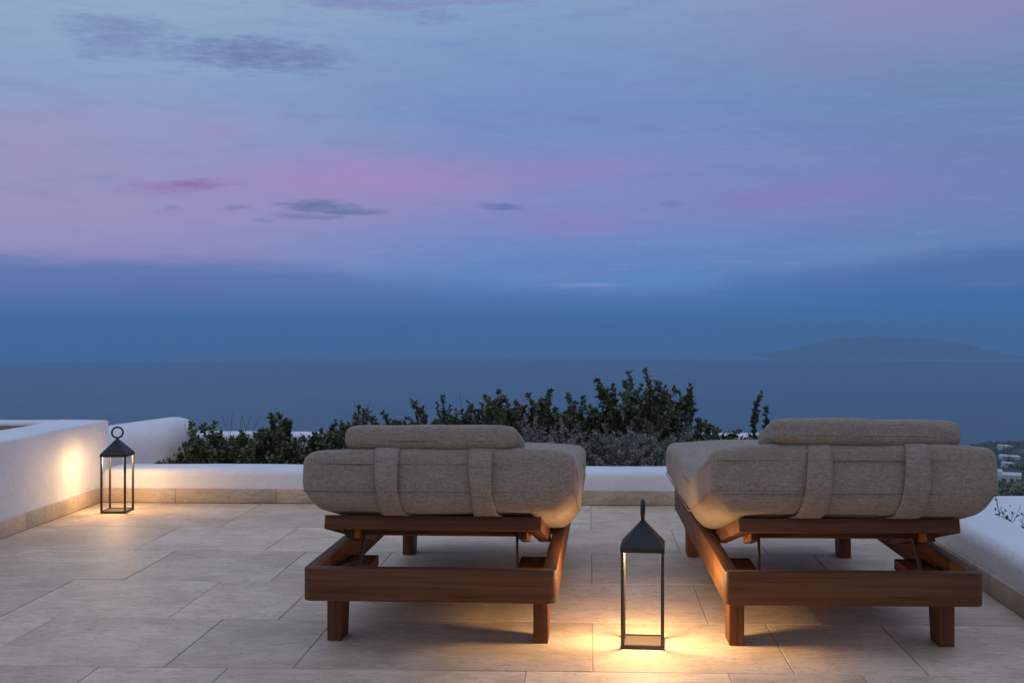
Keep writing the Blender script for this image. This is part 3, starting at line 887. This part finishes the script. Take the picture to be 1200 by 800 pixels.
# ------------------------------------------------------------------ planting
def leaf_faces(V, F, TN, p, d, n, L, W, tone):
    d = d.normalized(); s = d.cross(n)
    s = s.normalized() if s.length > 1e-6 else d.orthogonal().normalized()
    n = s.cross(d)
    i = len(V)
    V += [p, p + d * L * .35 + s * W / 2 + n * W * .12, p + d * L * .75 + s * W * .38 + n * W * .10, p + d * L, p + d * L * .75 - s * W * .38 + n * W * .10, p + d * L * .35 - s * W / 2 + n * W * .12,]
    F += [(i, i + 1, i + 2, i + 3), (i, i + 3, i + 4, i + 5)]
    TN += [tone] * 6
def rvec(r):
    while True:
        v = Vector((r.uniform(-1, 1), r.uniform(-1, 1), r.uniform(-1, 1)))
        if 0.05 < v.length < 1: return v.normalized()
def shrub(name, label, cat, base, height, spread, seed, stems=9, leaf=(0.034, 0.021), lmat=None, density=1.0, bare=0.25, upright=0.6,
          twigs=5, blooms=0, tmat=None, wisps=0):
    r = random.Random(seed)
    root = empty(name, base, 0, label, cat, 'shrubs behind the far parapet')
    bm = bmesh.new(); V, F, TN = [], [], []; BV = []
    def grow(p, d, L, rad, level):
        n = max(4, int(L / 0.05)); pts = [p.copy()]; dd = d.copy()
        for i in range(n):
            dd = (dd + rvec(r) * 0.22 + Vector((0, 0, 0.10 * upright))).normalized()
            pts.append(pts[-1] + dd * L / n)
        add_tube(bm, pts, [rad * (1 - 0.75 * i / n) for i in range(n + 1)], 4 if level else 5)
        for i in range(n):
            f = (i + 1) / n
            ax = (pts[i + 1] - pts[i]).normalized()
            if f > bare or level > 0:
                k = max(1, int((L / n) / leaf[0] * 8.0 * density + r.random()))
                for _ in range(k):
                    q = pts[i].lerp(pts[i + 1], r.random())
                    side = rvec(r); side = (side - ax * side.dot(ax))
                    side = side.normalized() if side.length > 1e-5 else ax.orthogonal().normalized()
                    ld = (side * 1.0 + ax * r.uniform(0.1, 0.9) + Vector((0, 0, r.uniform(-.1, .4)))).normalized()
                    sc = r.uniform(0.6, 1.25)
                    leaf_faces(V, F, TN, q, ld, (ax + rvec(r) * 0.6).normalized(), leaf[0] * sc, leaf[1] * sc, r.random())
            if level == 0 and f > 0.18 and r.random() < twigs / n:
                side = rvec(r); side.z = abs(side.z) * 0.6
                grow(pts[i], (ax * 0.8 + side * 0.9).normalized(), L * r.uniform(0.22, 0.45) * (1.15 - 0.5 * f), rad * 0.5, 1)
        tip = pts[-1]
        for _ in range(4):
            leaf_faces(V, F, TN, tip, (dd + rvec(r) * 0.9).normalized(), rvec(r), leaf[0] * r.uniform(.5, 1), leaf[1] * r.uniform(.5, 1), r.random())
        BV.append(tip)
    for s in range(stems):
        a = r.uniform(0, 2 * math.pi); q = math.sqrt(r.random())
        lean = q * spread / max(height, .1)
        d = Vector((math.cos(a) * lean, math.sin(a) * lean * 0.8, 1)).normalized()
        p = Vector((math.cos(a) * q * spread * 0.35, math.sin(a) * q * spread * 0.3, -0.04))
        grow(p, d, height * (1.0 if s == 0 else r.uniform(0.62, 0.98)) * (1 if s == 0 else 1 - 0.18 * q), 0.007 + 0.004 * height, 0)
    for s in range(wisps):
        a = r.uniform(0, 2 * math.pi)
        p = Vector((math.cos(a) * spread * .4 * r.random(), math.sin(a) * spread * .3, 0))
        d = Vector((r.uniform(-.25, .25), r.uniform(-.2, .2), 1)).normalized(); pts = [p]
        for i in range(8):
            d = (d + rvec(r) * 0.10).normalized(); pts.append(pts[-1] + d * height * r.uniform(0.95, 1.16) / 8)
        add_tube(bm, pts, [0.0028 * (1 - .6 * i / 8) for i in range(9)], 3)
    done(bm, 'branches', tmat or M_twig, root, True)
    me = bpy.data.meshes.new('foliage'); me.from_pydata(V, [], F)
    at_ = me.attributes.new('tone', 'FLOAT', 'POINT'); at_.data.foreach_set('value', TN)
    o = link('foliage', me, root, lmat or M_leaf); o['kind'] = 'stuff'
    if blooms:
        bmb = bmesh.new()
        for k in range(blooms):
            p = r.choice(BV) + rvec(r) * 0.02
            bmesh.ops.create_icosphere(bmb, subdivisions=1, radius=r.uniform(0.007, 0.013), matrix=Matrix.Translation(p))
        o = done(bmb, 'blooms', M_bloom, root); o['kind'] = 'stuff'
    return root

SOIL = -0.09
def plant_at(px, py_top, Y, spread_px, seed, label, cat='shrub', name='shrub', **kw):
    if cat == 'shrub': kw['stems'] = int(kw.get('stems', 9) * 2.2)
    p = at(px, py_top, Y)
    base = (p.x, Y, SOIL)
    return shrub(name, label, cat, base, (p.z - SOIL) * 1.15, spread_px / FPX * Y, seed, **kw)

plant_at(236, 508, 7.75, 46, 11, 'low dark leafy shrub nearest the rounded white wall', stems=16, density=1.1, bare=0.1, wisps=3)
plant_at(275, 499, 8.0, 40, 12, 'dark shrub with thin bare wisps standing above it, left of the round bush', stems=14, density=1.0, bare=0.12, wisps=6)
plant_at(325, 491, 7.8, 34, 13, 'dense rounded dark green bush in the left half of the planting', stems=20, density=1.3, bare=0.05, leaf=(0.036, 0.022))
plant_at(362, 520, 7.9, 34, 14, 'low spreading shrub filling the dip before the left lounger', stems=13, density=1.0, bare=0.1)
plant_at(414, 484, 8.0, 38, 15, 'ragged shrub with long thin bare shoots, just left of the left pillow', stems=15, density=1.0, bare=0.15, wisps=4)
plant_at(462, 482, 8.2, 34, 16, 'leafy shrub tips rising behind the left end of the left pillow', stems=12, density=0.9, bare=0.2)
plant_at(533, 476, 8.3, 40, 17, 'open shrub with small sparse leaf tips behind the middle of the left pillow', stems=16, density=0.9, bare=0.15, leaf=(0.028, 0.018), wisps=2)
plant_at(498, 484, 8.4, 44, 31, 'low leafy shrub behind the middle of the left pillow, between taller tips', stems=14, density=0.9, bare=0.15)
plant_at(560, 474, 8.5, 40, 32, 'leafy shrub behind the right half of the left pillow', stems=14, density=1.0, bare=0.15)
plant_at(388, 500, 8.3, 34, 33, 'bushy dark shrub just right of the low spreading one, before the left mattress', stems=14, density=1.1, bare=0.1)
plant_at(583, 461, 8.1, 24, 18, 'upright dark shrub behind the right end of the left pillow', stems=10, density=1.1, bare=0.2)
plant_at(628, 454, 8.0, 36, 19, 'tall olive green shrub with dusty pink blooms beside the left pillow', stems=15, density=1.0, bare=0.15, lmat=M_leaf2, blooms=26)
plant_at(668, 468, 8.3, 38, 42, 'broad dark shrub filling the middle, between the blooming and the tallest shrub', stems=18, density=1.1, bare=0.1)
plant_at(690, 482, 8.9, 60, 27, 'dark bush at the back of the middle of the planting', stems=18, density=1.1, bare=0.1)
plant_at(741, 439, 8.2, 46, 41, 'tallest dark green shrub of the planting', stems=18, density=1.1, bare=0.1, leaf=(0.038, 0.022), blooms=6)
plant_at(776, 450, 8.3, 20, 22, 'leaning leafy shoot just right of the tallest shrub', stems=6, density=1.1, bare=0.3)
plant_at(741, 496, 7.55, 46, 23, 'silvery grey feathery shrub at the parapet between the two loungers', stems=34, density=1.5, bare=0.05, leaf=(0.026, 0.006), lmat=M_silver, tmat=M_drytwig, twigs=7)
plant_at(650, 492, 7.6, 36, 24, 'wispy grey twiggy shrub at the parapet beside the left mattress', stems=24, density=0.7, bare=0.2, leaf=(0.024, 0.007), lmat=M_silver, tmat=M_drytwig, twigs=7)
plant_at(815, 487, 8.0, 44, 25, 'lower dark shrub behind the far corner of the right mattress', stems=16, density=1.0, bare=0.1)
plant_at(790, 505, 7.8, 34, 28, 'small dark bush hugging the parapet right of the silvery shrub', stems=16, density=1.2, bare=0.05)
plant_at(879, 477, 8.3, 14, 26, 'slim upright sprig left of the right pillow', 'plant', 'sprig', stems=4, density=1.2, bare=0.3)
plant_at(860, 505, 8.1, 34, 29, 'low leafy shrub at the foot of the slim sprig', stems=12, density=1.0, bare=0.1)
# ground cover under the shrubs
def groundcover():
    r = random.Random(77); V, F, TN = [], [], []
    for _ in range(26000):
        x = r.uniform(-2.95, 2.2); y = r.uniform(7.18, 9.6)
        hgt = 0.20 * (0.5 + 0.5 * noise.noise(Vector((x * 2.2, y * 2.2, 5)))) + 0.13
        if x > 1.2: hgt *= 0.6
        if y < 7.3: hgt *= 0.6
        p = Vector((x, y, SOIL + r.random() * hgt))
        leaf_faces(V, F, TN, p, (rvec(r) + Vector((0, 0, .5))).normalized(), rvec(r), r.uniform(.018, .036), r.uniform(.010, .018), r.random())
    for _ in range(2600):
        y = r.uniform(2.5, 6.9); x = r.uniform(1.93, 2.5)
        top = 0.03 + 0.10 * noise.noise(Vector((x * 3, y * 2.6, 8)))
        p = Vector((x, y, -0.33 + r.random() * (0.33 + top)))
        leaf_faces(V, F, TN, p, (rvec(r) + Vector((0, 0, .5))).normalized(), rvec(r), r.uniform(.016, .032), r.uniform(.008, .016), r.random())
    me = bpy.data.meshes.new('ground_cover'); me.from_pydata(V, [], F)
    a = me.attributes.new('tone', 'FLOAT', 'POINT'); a.data.foreach_set('value', TN)
    o = link('ground_cover', me, None, M_leaf); tag(o, 'low leafy ground cover under the shrubs behind the parapet', 'ground cover', kind='stuff')
groundcover()
# dry twigs beyond the right parapet
def twig_plant():
    r = random.Random(5)
    b0 = at(1166, 600, 5.9)
    root = empty('twiggy_plant', (b0.x, 5.9, -0.33), 0, 'sparse leggy plant of dark twigs poking up beyond the right parapet', 'plant')
    bm = bmesh.new(); V, F, TN = [], [], []
    for s in range(15):
        d = Vector((r.uniform(-.32, .55), r.uniform(-.4, .4), 1)).normalized(); pts = [Vector((r.uniform(-.05, .1), r.uniform(-.1, .1), 0))]
        L = r.uniform(.30, .56)
        for i in range(7):
            d = (d + rvec(r) * .16).normalized(); pts.append(pts[-1] + d * L / 7)
            if i > 2:
                for _ in range(3): leaf_faces(V, F, TN, pts[-1], (d + rvec(r)).normalized(), rvec(r), .022, .009, r.random())
            if i in (3, 5):
                e = (d + rvec(r) * .8).normalized()
                add_tube(bm, [pts[-1], pts[-1] + e * .06, pts[-1] + e * .11 + Vector((0, 0, .02))], [.0022, .0018, .001], 3)
        add_tube(bm, pts, [.004 * (1 - .7 * i / 7) for i in range(8)], 4)
    done(bm, 'branches', M_twig, root, True)
    me = bpy.data.meshes.new('foliage'); me.from_pydata(V, [], F)
    a = me.attributes.new('tone', 'FLOAT', 'POINT'); a.data.foreach_set('value', TN)
    link('foliage', me, root, M_leaf)['kind'] = 'stuff'
twig_plant()

# ------------------------------------------------------------------ village on the slope to the right
M_white = plain('whitewash', (0.60, 0.59, 0.58), 0.85, var=0.05, nscale=0.6)
M_shade = plain('dark_shutter', (0.06, 0.075, 0.09), 0.6)
def house(px, py_base, Y, w, d, h, rz, label):
    p = at(px, py_base, Y)
    root = empty('white_house', (p.x, Y, p.z - 0.3), rz, label, 'house', 'white houses on the far slope')
    bm = bmesh.new(); add_box(bm, -w / 2, w / 2, -d / 2, d / 2, -3.0, h, bev=0.06, seg=1)
    add_box(bm, -w / 2 - .01, -w * .1, -d / 2 + .3, d / 2 + .01, h - .2, h + h * 0.18, bev=0.06, seg=1)
    done(bm, 'wall', M_white, root)
    for k in ((-0.28, 0.22) if h > 2 else (-0.3,)):
        box('window', (w * k - .32, w * k + .32, -d / 2 - .03, -d / 2 + .1, h * .40, h * .40 + min(1.0, h * .4)), M_shade, root, bev=0)
    if h > 2: box('door', (w * -.03 - .42, w * -.03 + .42, -d / 2 - .03, -d / 2 + .1, 0.3, 2.1), M_shade, root, bev=0)
house(1178, 569, 242, 6.2, 5.0, 2.9, R(-22), 'nearest white house on the slope, right of the right mattress')
house(1183, 537, 372, 6.0, 4.0, 1.2, R(-10), 'long low white house above the nearest white house')
house(1177, 524.0, 452, 4.0, 4.0, 1.1, R(8), 'small white house below the ridge, just right of the mattress corner')
house(1181, 544.5, 340, 3.0, 3.0, 1.0, R(0), 'tiny white hut between the nearest house and the long low house')

# scrub bushes dotted over the slope
def scrub():
    r = random.Random(21); V, F, TN = [], [], []
    for _ in range(420):
        px = r.uniform(1120, 1215); Y = r.uniform(110, 520)
        d = ray(px, 500); X = d[0] / d[1] * Y
        z = land_z(X, Y); s = r.uniform(.5, 1.5)
        for _ in range(26):
            q = rvec(r); q.z = abs(q.z)
            p = Vector((X, Y, z)) + q * s * r.uniform(.4, 1)
            leaf_faces(V, F, TN, p, rvec(r), rvec(r), s * .55, s * .35, r.random())
    me = bpy.data.meshes.new('scrub'); me.from_pydata(V, [], F)
    a = me.attributes.new('tone', 'FLOAT', 'POINT'); a.data.foreach_set('value', TN)
    o = link('scrub', me, None, M_leaf); tag(o, 'dark scrub bushes dotted over the far slope', 'scrub', kind='stuff')
scrub()

# ------------------------------------------------------------------ evening haze over the sea
HAZE = 3.0e-4
if HAZE:
    m = bpy.data.materials.new('evening_haze'); m.use_nodes = True
    T = NT(m.node_tree); T.n.clear()
    v = T.new('ShaderNodeVolumePrincipled'); v.inputs['Color'].default_value = (0.35, 0.70, 1.0, 1); v.inputs['Density'].default_value = HAZE
    o_ = T.new('ShaderNodeOutputMaterial'); T.l.new(v.outputs[0], o_.inputs['Volume'])
    bm = bmesh.new(); add_box(bm, -4600, 4600, -4600, 5600, -124.5, 1.9)
    tag(done(bm, 'haze', m), kind='stuff')
